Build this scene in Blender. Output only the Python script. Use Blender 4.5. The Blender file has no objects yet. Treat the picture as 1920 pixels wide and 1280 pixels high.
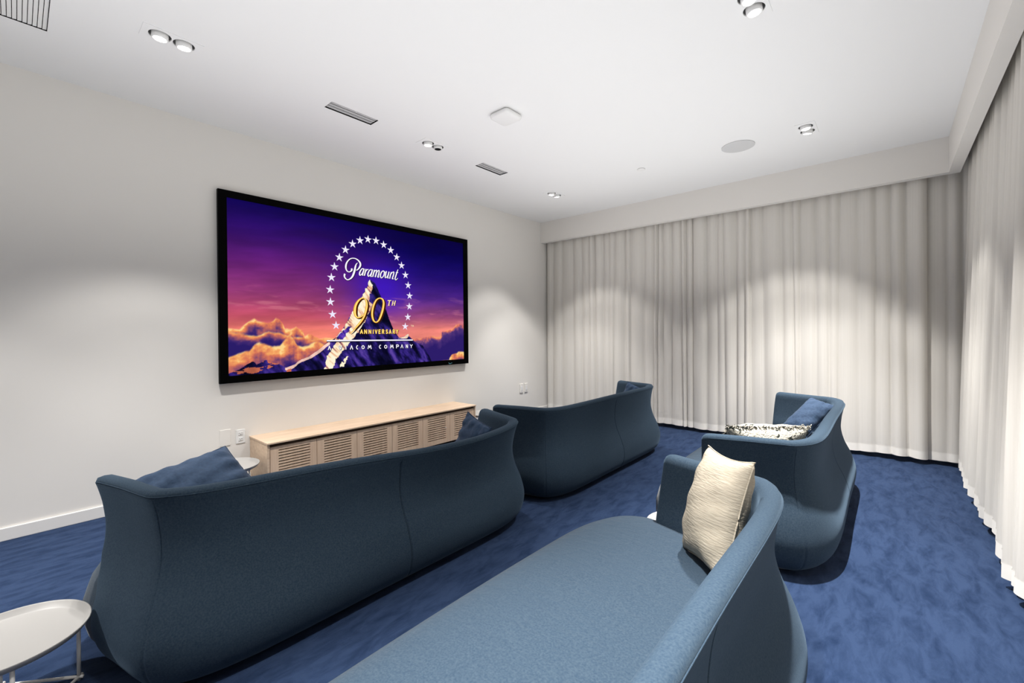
# Home cinema lounge, built object by object
import bpy, bmesh, math, random
import numpy as np
from mathutils import Vector, Matrix

EXPOSURE = 0.0
WORLD = 0.05
LAMP = 60.0
CORE = 395.0
FILL = 69.0
SCREEN = 1.0

# ---------------------------------------------------------------- camera, world, exposure
SC = bpy.context.scene
COL = SC.collection
H = 3.0                      # ceiling height
PD, PXR, PZ, PT = 5.517, 4.596, 2.681, 0.078   # curtain pelmets: far face y, right face x, underside z, thickness
YB = -2.6                    # where the room opens behind the camera
XW, YW = 4.98, 5.88          # wall planes behind the curtains

cam_data = bpy.data.cameras.new('camera')
cam = bpy.data.objects.new('camera', cam_data)
COL.objects.link(cam)
yaw, pitch, roll = (math.radians(a) for a in (41.145, -0.2982, -0.465))
F = Vector((-math.sin(yaw)*math.cos(pitch), math.cos(yaw)*math.cos(pitch), math.sin(pitch)))
R0 = Vector((math.cos(yaw), math.sin(yaw), 0))
U0 = R0.cross(F)
RR = R0*math.cos(roll) + U0*math.sin(roll)
UU = -R0*math.sin(roll) + U0*math.cos(roll)
cam.matrix_world = Matrix(((RR.x, UU.x, -F.x, 4.2024), (RR.y, UU.y, -F.y, 0.0), (RR.z, UU.z, -F.z, 1.2931), (0, 0, 0, 1)))
cam_data.sensor_fit = 'HORIZONTAL'
cam_data.sensor_width = 36.0
cam_data.lens = 36.0*813.7437/1920
cam_data.shift_y = -16.1642/1920
cam_data.clip_start = 0.02
SC.camera = cam

SC.view_settings.view_transform = 'Standard'
SC.view_settings.look = 'None'
SC.view_settings.exposure = EXPOSURE
SC.view_settings.gamma = 1.0
SC.view_settings.use_curve_mapping = False

world = bpy.data.worlds.new('world')
SC.world = world
world.use_nodes = True
wb = world.node_tree.nodes['Background']
wb.inputs['Color'].default_value = (1.0, 0.985, 0.97, 1)
wb.inputs['Strength'].default_value = WORLD

fill = bpy.data.lights.new('added_ceiling_fill', 'AREA')
fill.shape = 'RECTANGLE'
fill.size, fill.size_y = 3.7, 6.8
fill.spread = math.radians(155)
fill.energy = FILL
fill.color = (1.0, 0.99, 0.975)
fill_o = bpy.data.objects.new('added_ceiling_fill', fill)
COL.objects.link(fill_o)
fill_o.location = (2.52, 1.86, 1.56)
fill_o.rotation_euler = (math.pi, 0, 0)      # added fill light aimed up to brighten the ceiling, not a room fixture

# ---------------------------------------------------------------- helpers
def lin(r, g, b):
    f = lambda c: c/12.92 if c <= 0.04045 else ((c+0.055)/1.055)**2.4
    return (f(r/255), f(g/255), f(b/255), 1.0)

def mat(name, color, rough=0.5, spec=0.5, metal=0.0):
    m = bpy.data.materials.new(name)
    m.use_nodes = True
    b = m.node_tree.nodes['Principled BSDF']
    b.inputs['Base Color'].default_value = color
    b.inputs['Roughness'].default_value = rough
    b.inputs['Specular IOR Level'].default_value = spec
    b.inputs['Metallic'].default_value = metal
    return m

def noise_color(m, ca, cb, scale, lo=0.35, hi=0.65, detail=3.0, stretch=None, coord='Object'):
    nt = m.node_tree
    N, L = nt.nodes, nt.links
    tc = N.new('ShaderNodeTexCoord')
    mp = N.new('ShaderNodeMapping')
    if stretch: mp.inputs['Scale'].default_value = stretch
    no = N.new('ShaderNodeTexNoise')
    no.inputs['Scale'].default_value = scale
    no.inputs['Detail'].default_value = detail
    rp = N.new('ShaderNodeValToRGB')
    rp.color_ramp.elements[0].position = lo
    rp.color_ramp.elements[1].position = hi
    rp.color_ramp.elements[0].color = ca
    rp.color_ramp.elements[1].color = cb
    L.new(tc.outputs[coord], mp.inputs['Vector'])
    L.new(mp.outputs['Vector'], no.inputs['Vector'])
    L.new(no.outputs['Fac'], rp.inputs['Fac'])
    L.new(rp.outputs['Color'], N['Principled BSDF'].inputs['Base Color'])
    return mp, no, rp

def noise_bump(m, scale, strength, dist=0.002, stretch=None, detail=2.0, coord='Object'):
    nt = m.node_tree
    N, L = nt.nodes, nt.links
    tc = N.new('ShaderNodeTexCoord')
    mp = N.new('ShaderNodeMapping')
    if stretch: mp.inputs['Scale'].default_value = stretch
    no = N.new('ShaderNodeTexNoise')
    no.inputs['Scale'].default_value = scale
    no.inputs['Detail'].default_value = detail
    bp = N.new('ShaderNodeBump')
    bp.inputs['Strength'].default_value = strength
    bp.inputs['Distance'].default_value = dist
    L.new(tc.outputs[coord], mp.inputs['Vector'])
    L.new(mp.outputs['Vector'], no.inputs['Vector'])
    L.new(no.outputs['Fac'], bp.inputs['Height'])
    prev = N['Principled BSDF'].inputs['Normal']
    if prev.is_linked:
        L.new(prev.links[0].from_socket, bp.inputs['Normal'])
    L.new(bp.outputs['Normal'], prev)

def emis(name, color, strength):
    m = mat(name, (0, 0, 0, 1), 0.5, 0.02)
    b = m.node_tree.nodes['Principled BSDF']
    b.inputs['Emission Color'].default_value = color
    b.inputs['Emission Strength'].default_value = strength
    return m

def mesh_obj(name, verts, faces, material, parent=None, smooth=False, loc=None):
    me = bpy.data.meshes.new(name)
    me.from_pydata([tuple(v) for v in verts], [], faces)
    me.update()
    if smooth:
        me.polygons.foreach_set('use_smooth', [True]*len(me.polygons))
    if material: me.materials.append(material)
    o = bpy.data.objects.new(name, me)
    COL.objects.link(o)
    if parent: o.parent = parent
    if loc: o.location = loc
    return o

def bm_obj(name, bm, material, parent=None, smooth=False, loc=None):
    bmesh.ops.recalc_face_normals(bm, faces=bm.faces)
    me = bpy.data.meshes.new(name)
    bm.to_mesh(me)
    bm.free()
    if smooth:
        me.polygons.foreach_set('use_smooth', [True]*len(me.polygons))
    if material: me.materials.append(material)
    o = bpy.data.objects.new(name, me)
    COL.objects.link(o)
    if parent: o.parent = parent
    if loc: o.location = loc
    return o

def thing(name, label, cat, loc=(0, 0, 0), group=None, rz=0.0):
    o = bpy.data.objects.new(name, None)
    o.empty_display_size = 0.1
    COL.objects.link(o)
    o.location = loc
    o.rotation_euler = (0, 0, rz)
    o['label'] = label
    o['category'] = cat
    if group: o['group'] = group
    return o

def tag(o, label, cat, group=None):
    o['label'] = label
    o['category'] = cat
    if group: o['group'] = group
    return o

def struct(o):
    o['kind'] = 'structure'
    return o

def add_box(bm, x0, x1, y0, y1, z0, z1, bevel=0.0):
    vs = [bm.verts.new(p) for p in ((x0,y0,z0),(x1,y0,z0),(x1,y1,z0),(x0,y1,z0),(x0,y0,z1),(x1,y0,z1),(x1,y1,z1),(x0,y1,z1))]
    fs = [bm.faces.new([vs[i] for i in f]) for f in ((0,3,2,1),(4,5,6,7),(0,1,5,4),(1,2,6,5),(2,3,7,6),(3,0,4,7))]
    if bevel > 0:
        es = list({e for f in fs for e in f.edges})
        bmesh.ops.bevel(bm, geom=es, offset=bevel, segments=2, affect='EDGES', profile=0.6)

def box_obj(name, x0, x1, y0, y1, z0, z1, material, parent=None, bevel=0.0):
    bm = bmesh.new()
    add_box(bm, x0, x1, y0, y1, z0, z1, bevel)
    return bm_obj(name, bm, material, parent)

def add_tube(bm, pts, r, seg=8, closed=False):
    pts = [Vector(p) for p in pts]
    rings = []
    n = len(pts)
    up = Vector((0, 0, 1))
    for i, p in enumerate(pts):
        a = pts[(i-1) % n] if (closed or i > 0) else p
        b = pts[(i+1) % n] if (closed or i < n-1) else p
        t = (b-a).normalized()
        s = t.cross(up)
        if s.length < 1e-3: s = t.cross(Vector((1, 0, 0)))
        s.normalize()
        w = s.cross(t)
        rings.append([bm.verts.new(p + (s*math.cos(2*math.pi*k/seg) + w*math.sin(2*math.pi*k/seg))*r) for k in range(seg)])
    m = n if closed else n-1
    for i in range(m):
        A, B = rings[i], rings[(i+1) % n]
        for k in range(seg):
            bm.faces.new((A[k], A[(k+1) % seg], B[(k+1) % seg], B[k]))
    if not closed:
        bm.faces.new(rings[0][::-1])
        bm.faces.new(rings[-1])

def add_lathe(bm, prof, seg=48, c=(0, 0), M=None, cap0=False, cap1=False):
    rings = []
    for r, z in prof:
        ring = []
        for k in range(seg):
            a = 2*math.pi*k/seg
            p = Vector((c[0]+r*math.cos(a), c[1]+r*math.sin(a), z))
            if M: p = M @ p
            ring.append(bm.verts.new(p))
        rings.append(ring)
    for A, B in zip(rings, rings[1:]):
        for k in range(seg):
            bm.faces.new((A[k], A[(k+1) % seg], B[(k+1) % seg], B[k]))
    if cap0: bm.faces.new(rings[0][::-1])
    if cap1: bm.faces.new(rings[-1])

def catmull(P, n, closed=False):
    """resample a control polygon (list of tuples) to n points evenly spaced along a Catmull-Rom curve"""
    P = [np.array(p, float) for p in P]
    m = len(P)
    Q = []
    rng = range(m) if closed else range(m-1)
    for i in rng:
        p1, p2 = P[i], P[(i+1) % m]
        p0 = P[(i-1) % m] if (closed or i > 0) else 2*p1-p2
        p3 = P[(i+2) % m] if (closed or i < m-2) else 2*p2-p1
        for k in range(24):
            t = k/24
            Q.append(0.5*((2*p1)+(-p0+p2)*t+(2*p0-5*p1+4*p2-p3)*t*t+(-p0+3*p1-3*p2+p3)*t**3))
    Q.append(P[0] if closed else P[-1])
    Q = np.array(Q)
    d = np.r_[0, np.cumsum(np.linalg.norm(np.diff(Q, axis=0), axis=1))]
    s = np.linspace(0, d[-1], n+1)[:-1] if closed else np.linspace(0, d[-1], n)
    return np.stack([np.interp(s, d, Q[:, k]) for k in range(Q.shape[1])], 1), d[-1]

def rect_with_holes(u0, u1, v0, v1, holes):
    """cells (ua,ub,va,vb) that tile the rectangle outside the rectangular holes"""
    us = sorted({u0, u1, *[h[0] for h in holes], *[h[1] for h in holes]})
    vs = sorted({v0, v1, *[h[2] for h in holes], *[h[3] for h in holes]})
    us = [u for u in us if u0 <= u <= u1]
    vs = [v for v in vs if v0 <= v <= v1]
    out = []
    for a, b in zip(us, us[1:]):
        for c, d in zip(vs, vs[1:]):
            mu, mv = (a+b)/2, (c+d)/2
            if not any(h[0] < mu < h[1] and h[2] < mv < h[3] for h in holes):
                out.append((a, b, c, d))
    return us, vs, out

def extrude_plate(bm, cells, us, vs, P, depth):
    """cells on a grid -> plate with thickness; P(u,v,w) maps to 3-D (w 0 front, 1 back)"""
    key = {}
    def V(u, v, w):
        k = (round(u, 5), round(v, 5), w)
        if k not in key: key[k] = bm.verts.new(P(u, v, w*depth))
        return key[k]
    occ = {(a, c): (a, b, c, d) for a, b, c, d in cells}
    for a, b, c, d in cells:
        bm.faces.new((V(a,c,0), V(b,c,0), V(b,d,0), V(a,d,0)))
        bm.faces.new((V(a,d,1), V(b,d,1), V(b,c,1), V(a,c,1)))
    for i, (a, b) in enumerate(zip(us, us[1:])):
        for j, (c, d) in enumerate(zip(vs, vs[1:])):
            if (a, c) not in occ: continue
            if i == 0 or (us[i-1], c) not in occ: bm.faces.new((V(a,c,0), V(a,d,0), V(a,d,1), V(a,c,1)))
            if i+2 >= len(us) or (us[i+1], c) not in occ: bm.faces.new((V(b,d,0), V(b,c,0), V(b,c,1), V(b,d,1)))
            if j == 0 or (a, vs[j-1]) not in occ: bm.faces.new((V(b,c,0), V(a,c,0), V(a,c,1), V(b,c,1)))
            if j+2 >= len(vs) or (a, vs[j+1]) not in occ: bm.faces.new((V(a,d,0), V(b,d,0), V(b,d,1), V(a,d,1)))

# ---------------------------------------------------------------- materials
M_wall = mat('wall_paint', (0.79, 0.765, 0.725, 1), 0.85, 0.2)
noise_bump(M_wall, 220, 0.06, 0.001)
M_ceil = mat('ceiling_paint', (0.835, 0.835, 0.83, 1), 0.9, 0.2)
M_trim = mat('white_trim', (0.80, 0.785, 0.76, 1), 0.45, 0.4)
M_white = mat('white_plastic', (0.82, 0.82, 0.81, 1), 0.4, 0.4)
M_grey = mat('grey_metal', (0.50, 0.50, 0.50, 1), 0.45, 0.4)
M_slat = mat('slat_grey', (0.52, 0.52, 0.52, 1), 0.5, 0.3)
M_dark = mat('dark_void', (0.012, 0.012, 0.012, 1), 0.9, 0.1)
M_can = mat('can_grey', (0.22, 0.22, 0.22, 1), 0.6, 0.3)
M_lens = emis('lamp_lens', (1, 0.99, 0.97, 1), 14.0)
M_black = mat('satin_black', (0.0010, 0.0010, 0.0011, 1), 0.5, 0.03)
M_tray = mat('tray_enamel', (0.38, 0.37, 0.355, 1), 0.4, 0.5)
M_grille = mat('speaker_grille', (0.60, 0.60, 0.60, 1), 0.8, 0.2)
noise_bump(M_grille, 700, 0.2, 0.001)

M_carpet = mat('carpet', (0.05, 0.1, 0.25, 1), 0.95, 0.1)
CARPET_A, CARPET_B = (0.0085, 0.0215, 0.059, 1), (0.0240, 0.0450, 0.102, 1)
mpc, noc, rpc = noise_color(M_carpet, CARPET_A, CARPET_B, 7.5, 0.33, 0.58, 7.0, stretch=(2.2, 0.7, 1.0))
mpc.inputs['Rotation'].default_value = (0, 0, 0.5)
noc.inputs['Roughness'].default_value = 0.68
noc.inputs['Distortion'].default_value = 0.45
noise_bump(M_carpet, 420, 0.6, 0.006)
noise_bump(M_carpet, 9, 0.25, 0.01)
M_carpet.node_tree.nodes['Principled BSDF'].inputs['Sheen Weight'].default_value = 0.03

M_wool = mat('blue_wool', (0.09, 0.15, 0.21, 1), 0.9, 0.15)
WOOL_A, WOOL_B = (0.0190, 0.0360, 0.0590, 1), (0.0370, 0.0575, 0.0800, 1)
noise_color(M_wool, WOOL_A, WOOL_B, 170, 0.30, 0.70, 6.0)
noise_bump(M_wool, 500, 0.35, 0.0015)
M_wool.node_tree.nodes['Principled BSDF'].inputs['Sheen Weight'].default_value = 0.16
M_wool.node_tree.nodes['Principled BSDF'].inputs['Sheen Roughness'].default_value = 0.4
M_wool.node_tree.nodes['Principled BSDF'].inputs['Sheen Tint'].default_value = (0.42, 0.62, 0.85, 1)
M_seat = mat('blue_wool_seat', (0.09, 0.15, 0.21, 1), 0.9, 0.15)
noise_color(M_seat, WOOL_A, WOOL_B, 170, 0.30, 0.70, 6.0)
noise_bump(M_seat, 7, 0.22, 0.02, stretch=(1.0, 5.0, 1.0), detail=3.0)
noise_bump(M_seat, 500, 0.35, 0.0015)
M_seat.node_tree.nodes['Principled BSDF'].inputs['Sheen Weight'].default_value = 0.16
M_seat.node_tree.nodes['Principled BSDF'].inputs['Sheen Roughness'].default_value = 0.4
M_cush = mat('blue_velvet_cushion', (0.07, 0.125, 0.22, 1), 0.8, 0.2)
noise_color(M_cush, (0.018, 0.039, 0.080, 1), (0.031, 0.060, 0.114, 1), 60, 0.3, 0.7, 5.0)
noise_bump(M_cush, 14, 0.5, 0.015, detail=4.0)
M_cush.node_tree.nodes['Principled BSDF'].inputs['Sheen Weight'].default_value = 0.10
M_linen = mat('cream_linen', (0.72, 0.65, 0.52, 1), 0.9, 0.15)
noise_color(M_linen, (0.36, 0.315, 0.245, 1), (0.42, 0.375, 0.30, 1), 40, 0.3, 0.7, 5.0, stretch=(1, 1, 5))
noise_bump(M_linen, 55, 0.45, 0.006, stretch=(0.5, 0.5, 3.0), detail=4.0)
M_boucle = mat('cream_boucle', (0.75, 0.73, 0.64, 1), 0.95, 0.1)
noise_color(M_boucle, (0.03, 0.035, 0.03, 1), (0.42, 0.40, 0.34, 1), 42, 0.385, 0.415, 4.0)
noise_bump(M_boucle, 90, 0.9, 0.01)
M_fringe = mat('fringe_cream', (0.42, 0.39, 0.33, 1), 0.95, 0.1)
M_fringe_dark = mat('fringe_dark', (0.025, 0.028, 0.025, 1), 0.95, 0.1)

M_oak = mat('pale_oak', (0.6, 0.45, 0.31, 1), 0.5, 0.3)
noise_color(M_oak, (0.58, 0.42, 0.29, 1), (0.74, 0.57, 0.42, 1), 6, 0.25, 0.75, 6.0, stretch=(5.0, 0.6, 7.0))
M_oak_door = mat('pale_oak_door', (0.6, 0.45, 0.31, 1), 0.5, 0.3)
noise_color(M_oak_door, (0.64, 0.455, 0.315, 1), (0.79, 0.595, 0.435, 1), 6, 0.25, 0.75, 6.0, stretch=(5.0, 7.0, 0.6))
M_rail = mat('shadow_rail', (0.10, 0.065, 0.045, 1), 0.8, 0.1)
M_inside = mat('cabinet_inside', (0.012, 0.006, 0.004, 1), 0.9, 0.1)

M_curt = bpy.data.materials.new('curtain_linen')
M_curt.use_nodes = True
nt = M_curt.node_tree
pb = nt.nodes['Principled BSDF']
pb.inputs['Roughness'].default_value = 0.95
pb.inputs['Specular IOR Level'].default_value = 0.1
noise_color(M_curt, (0.81, 0.778, 0.722, 1), (0.87, 0.84, 0.785, 1), 3.0, 0.3, 0.7, 6.0, stretch=(40, 40, 0.1))
trn = nt.nodes.new('ShaderNodeBsdfTranslucent')
trn.inputs['Color'].default_value = (0.78, 0.75, 0.70, 1)
mxs = nt.nodes.new('ShaderNodeMixShader')
mxs.inputs['Fac'].default_value = 0.22
out = [n for n in nt.nodes if n.type == 'OUTPUT_MATERIAL'][0]
nt.links.new(pb.outputs[0], mxs.inputs[1])
nt.links.new(trn.outputs[0], mxs.inputs[2])
nt.links.new(mxs.outputs[0], out.inputs['Surface'])
M_hem = mat('curtain_hem', (0.87, 0.84, 0.785, 1), 0.95, 0.1)

# ---------------------------------------------------------------- room shell
# x, y and how far (degrees towards +x, towards +y) each of the two gimbal lamps is tilted
DL = [(1.054, 0.617, ((-3, -2), (-3, 2)), (0.74, 0.42)), (1.042, 2.537, ((-4, 0), (0, 0)), (1.25, 0.5)), (1.02, 4.47, ((-6, 0), (1, 9)), (1.15, 0.42)), (3.655, 2.557, ((6, 0), (5, 3)), (1.15, 1.15)),
      (3.661, 4.477, ((6, 2), (-7, 9)), (1.6, 0.95)), (3.655, 0.617, ((4, 0), (4, 0)), (1.0, 1.4)), (1.054, -1.31, ((0, 10), (3, 14)), (0.95, 0.45)), (3.655, -1.31, ((0, 0), (0, 0)), (0.75, 0.5))]
V1 = (0.969, 1.084, 1.560, 1.948)
V2 = (0.969, 1.086, 3.144, 3.522)
GR = (0.623, 1.43, -0.47, 0.133)
holes = [(x-0.066, x+0.066, y-0.132, y+0.132) for x, y, *_ in DL] + [V1, V2, GR]
bm = bmesh.new()
us, vs, cells = rect_with_holes(0.0, XW, YB, YW, holes)
extrude_plate(bm, cells, us, vs, lambda u, v, w: (u, v, H+w), 0.02)
struct(bm_obj('ceiling', bm, M_ceil))
struct(box_obj('floor', -0.12, XW+0.12, YB, YW+0.12, -0.1, 0.0, M_carpet))
struct(box_obj('wall_left', -0.12, 0.0, YB, YW+0.12, 0.0, H+0.15, M_wall))
struct(box_obj('wall_far', 0.0, XW, YW, YW+0.12, 0.0, H+0.15, M_wall))
struct(box_obj('wall_back', 0.0, XW, YB-0.12, YB, 0.0, H+0.15, M_wall))
struct(box_obj('wall_right', XW, XW+0.12, YB, YW+0.12, 0.0, H+0.15, M_wall))
struct(box_obj('baseboard_left', 0.0, 0.014, YB, YW, 0.0, 0.08, M_trim, bevel=0.003))
struct(box_obj('baseboard_far', 0.014, XW, YW-0.014, YW, 0.0, 0.08, M_trim, bevel=0.003))
struct(box_obj('trim_1', 0.0, PXR+PT, PD, PD+PT, PZ, H, M_wall))
struct(box_obj('trim_2', PXR, PXR+PT, YB, PD, PZ, H, M_wall))

# ---------------------------------------------------------------- recessed twin downlights
def downlight(x, y, tilt, power, label, lit=(True, True)):
    t = thing('recessed_downlight', label, 'ceiling light', (x, y, H), 'recessed twin downlights in the ceiling')
    # trim plate with two round openings
    bm = bmesh.new()
    z0 = -0.003
    hw, hl, rh = 0.072, 0.14, 0.053
    for sy in (-1, 1):
        cyh = sy*0.056
        ya, yb = (0.0, hl) if sy > 0 else (-hl, 0.0)
        seg = 40
        inner, outer = [], []
        for k in range(seg):
            a = 2*math.pi*k/seg
            dx, dy = math.cos(a), math.sin(a)
            ts = []
            if dx > 1e-9: ts.append(hw/dx)
            if dx < -1e-9: ts.append(-hw/dx)
            if dy > 1e-9: ts.append((yb-cyh)/dy)
            if dy < -1e-9: ts.append((ya-cyh)/dy)
            tt = min(ts)
            inner.append(bm.verts.new((rh*dx, cyh+rh*dy, z0)))
            outer.append(bm.verts.new((dx*tt, cyh+dy*tt, z0)))
        for k in range(seg):
            k2 = (k+1) % seg
            bm.faces.new((inner[k], inner[k2], outer[k2], outer[k]))
        for cxn, cyn in ((hw, yb), (-hw, yb), (-hw, ya), (hw, ya)):
            best = min(range(seg), key=lambda k: abs(math.atan2(cyn-cyh, cxn) - math.atan2(outer[k].co.y-cyh, outer[k].co.x)))
            outer[best].co = (cxn, cyn, z0)
    geom = bmesh.ops.extrude_face_region(bm, geom=bm.faces[:])
    for v in [g for g in geom['geom'] if isinstance(g, bmesh.types.BMVert)]: v.co.z = 0.004
    bm_obj('trim_plate', bm, M_ceil, t)
    for sy, on, (ax_, ay_) in zip((-1, 1), lit, tilt):
        cyh = sy*0.056
        bm = bmesh.new()
        add_lathe(bm, [(0.0535, 0.003), (0.0535, 0.10), (0.001, 0.10)], 32, (0, cyh))
        bm_obj('can', bm, M_can, t, True)
        M = Matrix.Translation((0.0, cyh, 0.0)) @ Matrix.Rotation(math.radians(ay_), 4, 'X') @ Matrix.Rotation(math.radians(-ax_), 4, 'Y')
        bm = bmesh.new()
        add_lathe(bm, [(0.030, -0.020), (0.033, -0.024), (0.0375, -0.024), (0.0395, -0.020), (0.0395, 0.06), (0.001, 0.06)], 40, (0, 0), M)
        head = bm_obj('lamp_head', bm, M_white, t, True)
        bm = bmesh.new()
        add_lathe(bm, [(0.0305, -0.0215), (0.02, -0.0225), (0.001, -0.0228)], 32, (0, 0), M)
        bm_obj('lens', bm, M_lens if on else M_dark, head, True)
        if on:
            ld = bpy.data.lights.new('downlight_lamp', 'SPOT')
            ld.energy = LAMP*power[0]
            ld.color = (1.0, 0.975, 0.945)
            ld.spot_size = math.radians(80)
            ld.spot_blend = 0.34
            ld.shadow_soft_size = 0.028
            lo = bpy.data.objects.new('lamp_light', ld)
            COL.objects.link(lo)
            lo.parent = t
            lo.location = (0.0, cyh, -0.06)
            lo.rotation_euler = (math.radians(ay_), math.radians(-ax_), 0)
            lc = bpy.data.lights.new('downlight_core', 'SPOT')
            lc.energy = CORE*power[1]
            lc.color = (1.0, 0.975, 0.945)
            lc.spot_size = math.radians(64)
            lc.spot_blend = 1.0
            lc.shadow_soft_size = 0.028
            lo = bpy.data.objects.new('lamp_core', lc)
            COL.objects.link(lo)
            lo.parent = t
            lo.location = (0.0, cyh, -0.06)
            lo.rotation_euler = (math.radians(ay_), math.radians(-ax_), 0)
    return t

downlight(*DL[0], 'twin recessed downlight with both lamps lit, nearest to the ceiling grille in the corner')
downlight(*DL[1], 'twin recessed downlight between the two slot vents, one lamp lit and one lamp black', (True, False))
downlight(*DL[2], 'small far twin recessed downlight, both lamps lit, nearest the corner of screen wall and curtains')
downlight(*DL[3], 'twin recessed downlight cut by the top edge of the photo, near the right pelmet')
downlight(*DL[4], 'twin recessed downlight with both lamps lit, beside the round grey speaker near the right pelmet')
for d in DL[5:]:
    downlight(*d, 'twin recessed downlight with both lamps lit, out of view behind the camera')

# ---------------------------------------------------------------- ceiling vents, grille, speaker, detector, sprinkler
def slot_vent(r, label):
    x0, x1, y0, y1 = r
    t = thing('slot_vent', label, 'air vent', ((x0+x1)/2, (y0+y1)/2, H), 'linear slot vents in the ceiling')
    hx, hy = (x1-x0)/2, (y1-y0)/2
    bm = bmesh.new()
    add_box(bm, -hx, hx, -hy, hy, 0.05, 0.055)
    for sx in (-1, 1): add_box(bm, sx*hx-0.001, sx*hx+0.001, -hy, hy, 0.0, 0.05)
    for sy in (-1, 1): add_box(bm, -hx, hx, sy*hy-0.001, sy*hy+0.001, 0.0, 0.05)
    bm_obj('duct_box', bm, M_dark, t)
    for k in range(3):
        c = (k-1)*0.037
        bm = bmesh.new()
        M = Matrix.Translation((c, 0, 0.008)) @ Matrix.Rotation(math.radians(6), 4, 'Y')
        add_box(bm, -0.0155, 0.0155, -hy+0.006, hy-0.006, -0.002, 0.002)
        bmesh.ops.transform(bm, matrix=M, verts=bm.verts)
        bm_obj('slat', bm, M_slat, t)
    bm = bmesh.new()
    add_box(bm, hx-0.004, hx+0.003, -0.004, 0.004, -0.003, 0.01)
    bm_obj('clip', bm, M_white, t)
    return t
slot_vent(V1, 'long grey slot vent in the ceiling above the left end of the screen')
slot_vent(V2, 'smaller slot vent in the ceiling above the right end of the screen')

x0, x1, y0, y1 = GR
t = thing('ceiling_grille', 'white slatted return air grille in the ceiling at the top left corner of the photo', 'air grille', ((x0+x1)/2, (y0+y1)/2, H))
hx, hy = (x1-x0)/2, (y1-y0)/2
bm = bmesh.new()
add_box(bm, -hx, hx, -hy, hy, 0.06, 0.065)
for sx in (-1, 1): add_box(bm, sx*hx-0.001, sx*hx+0.001, -hy, hy, 0.0, 0.06)
for sy in (-1, 1): add_box(bm, -hx, hx, sy*hy-0.001, sy*hy+0.001, 0.0, 0.06)
bm_obj('duct_box', bm, M_dark, t)
n = 32
for k in range(n):
    bm = bmesh.new()
    yy = hy-0.010-k*0.0185
    M = Matrix.Translation((0, yy, 0.005)) @ Matrix.Rotation(math.radians(10), 4, 'X')
    add_box(bm, -hx+0.005, hx-0.005, -0.0078, 0.0078, -0.0015, 0.0015)
    bmesh.ops.transform(bm, matrix=M, verts=bm.verts)
    bm_obj('slat', bm, M_white, t)

t = thing('ceiling_speaker', 'round flush speaker with light grey mesh grille in the ceiling', 'speaker', (3.128, 4.465, H))
bm = bmesh.new()
add_lathe(bm, [(0.132, -0.006), (0.10, -0.0075), (0.001, -0.008)], 64, cap1=False)
bm_obj('grille', bm, M_grille, t, True)
bm = bmesh.new()
add_lathe(bm, [(0.132, 0.001), (0.140, 0.001), (0.140, -0.005), (0.136, -0.007), (0.132, -0.006)], 64)
bm_obj('rim', bm, M_grille, t, True)

def rounded_square(n, hw, r):
    pts = []
    for q in range(4):
        cx, cy = (hw-r)*(1 if q in (0, 3) else -1), (hw-r)*(1 if q in (0, 1) else -1)
        for k in range(n+1):
            a = math.pi/2*(q+k/n)
            pts.append((cx+r*math.cos(a), cy+r*math.sin(a)))
    return pts
bm = bmesh.new()
rings = []
for hw, r, z in ((0.083, 0.03, 0.0), (0.090, 0.032, -0.006), (0.0975, 0.034, -0.014), (0.098, 0.034, -0.026), (0.094, 0.032, -0.035), (0.085, 0.03, -0.038)):
    rings.append([bm.verts.new((x, y, z)) for x, y in rounded_square(6, hw, r)])
for A, B in zip(rings, rings[1:]):
    for k in range(len(A)):
        bm.faces.new((A[k], A[(k+1) % len(A)], B[(k+1) % len(A)], B[k]))
bm.faces.new(rings[-1])
o = bm_obj('access_point', bm, M_white, None, True, (1.915, 2.565, H))
tag(o, 'square white rounded wireless access point fixed to the middle of the ceiling', 'access point')

bm = bmesh.new()
add_lathe(bm, [(0.036, 0.0), (0.042, -0.004), (0.042, -0.007), (0.038, -0.009), (0.001, -0.0095)], 40)
o = bm_obj('sprinkler_cover', bm, M_white, None, True, (2.202, 4.399, H))
tag(o, 'tiny round white sprinkler cover on the ceiling left of the round speaker', 'sprinkler cover')

# ---------------------------------------------------------------- wall plates
t = thing('power_outlet', 'white two-socket power outlet on the wall just left of the oak cabinet', 'outlet', (0, 1.2615, 0.407))
box_obj('cover_plate', 0.0, 0.006, -0.0345, 0.0345, -0.058, 0.058, M_white, t, 0.002)
for s in (-1, 1):
    f = box_obj('socket', 0.005, 0.009, -0.017, 0.017, s*0.024-0.014, s*0.024+0.014, M_white, t, 0.003)
    bm = bmesh.new()
    for dy in (-0.007, 0.007): add_box(bm, 0.0088, 0.0094, dy-0.0013, dy+0.0013, s*0.024+0.000, s*0.024+0.009)
    add_box(bm, 0.0088, 0.0094, -0.0022, 0.0022, s*0.024-0.010, s*0.024-0.005)
    bm_obj('slot', bm, M_dark, f)
o = box_obj('blank_plate', 0.0, 0.005, 1.108, 1.186, 0.347, 0.482, M_wall, None, 0.002)
tag(o, 'wall coloured blank cover plate left of the power outlet', 'wall plate')
for y0, y1, lb in ((4.968, 5.043, 'left one of two small white switch plates low on the wall near the far curtain'), (5.083, 5.158, 'right one of two small white switch plates low on the wall near the far curtain')):
    t = thing('switch_plate', lb, 'switch', (0, (y0+y1)/2, 0.423), 'pair of switch plates near the curtain')
    hw = (y1-y0)/2
    box_obj('cover_plate', 0.0, 0.012, -hw, hw, -0.066, 0.066, M_wall, t, 0.003)
    box_obj('rocker', 0.011, 0.016, -hw*0.5, hw*0.5, -0.035, 0.035, M_white, t, 0.002)

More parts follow.
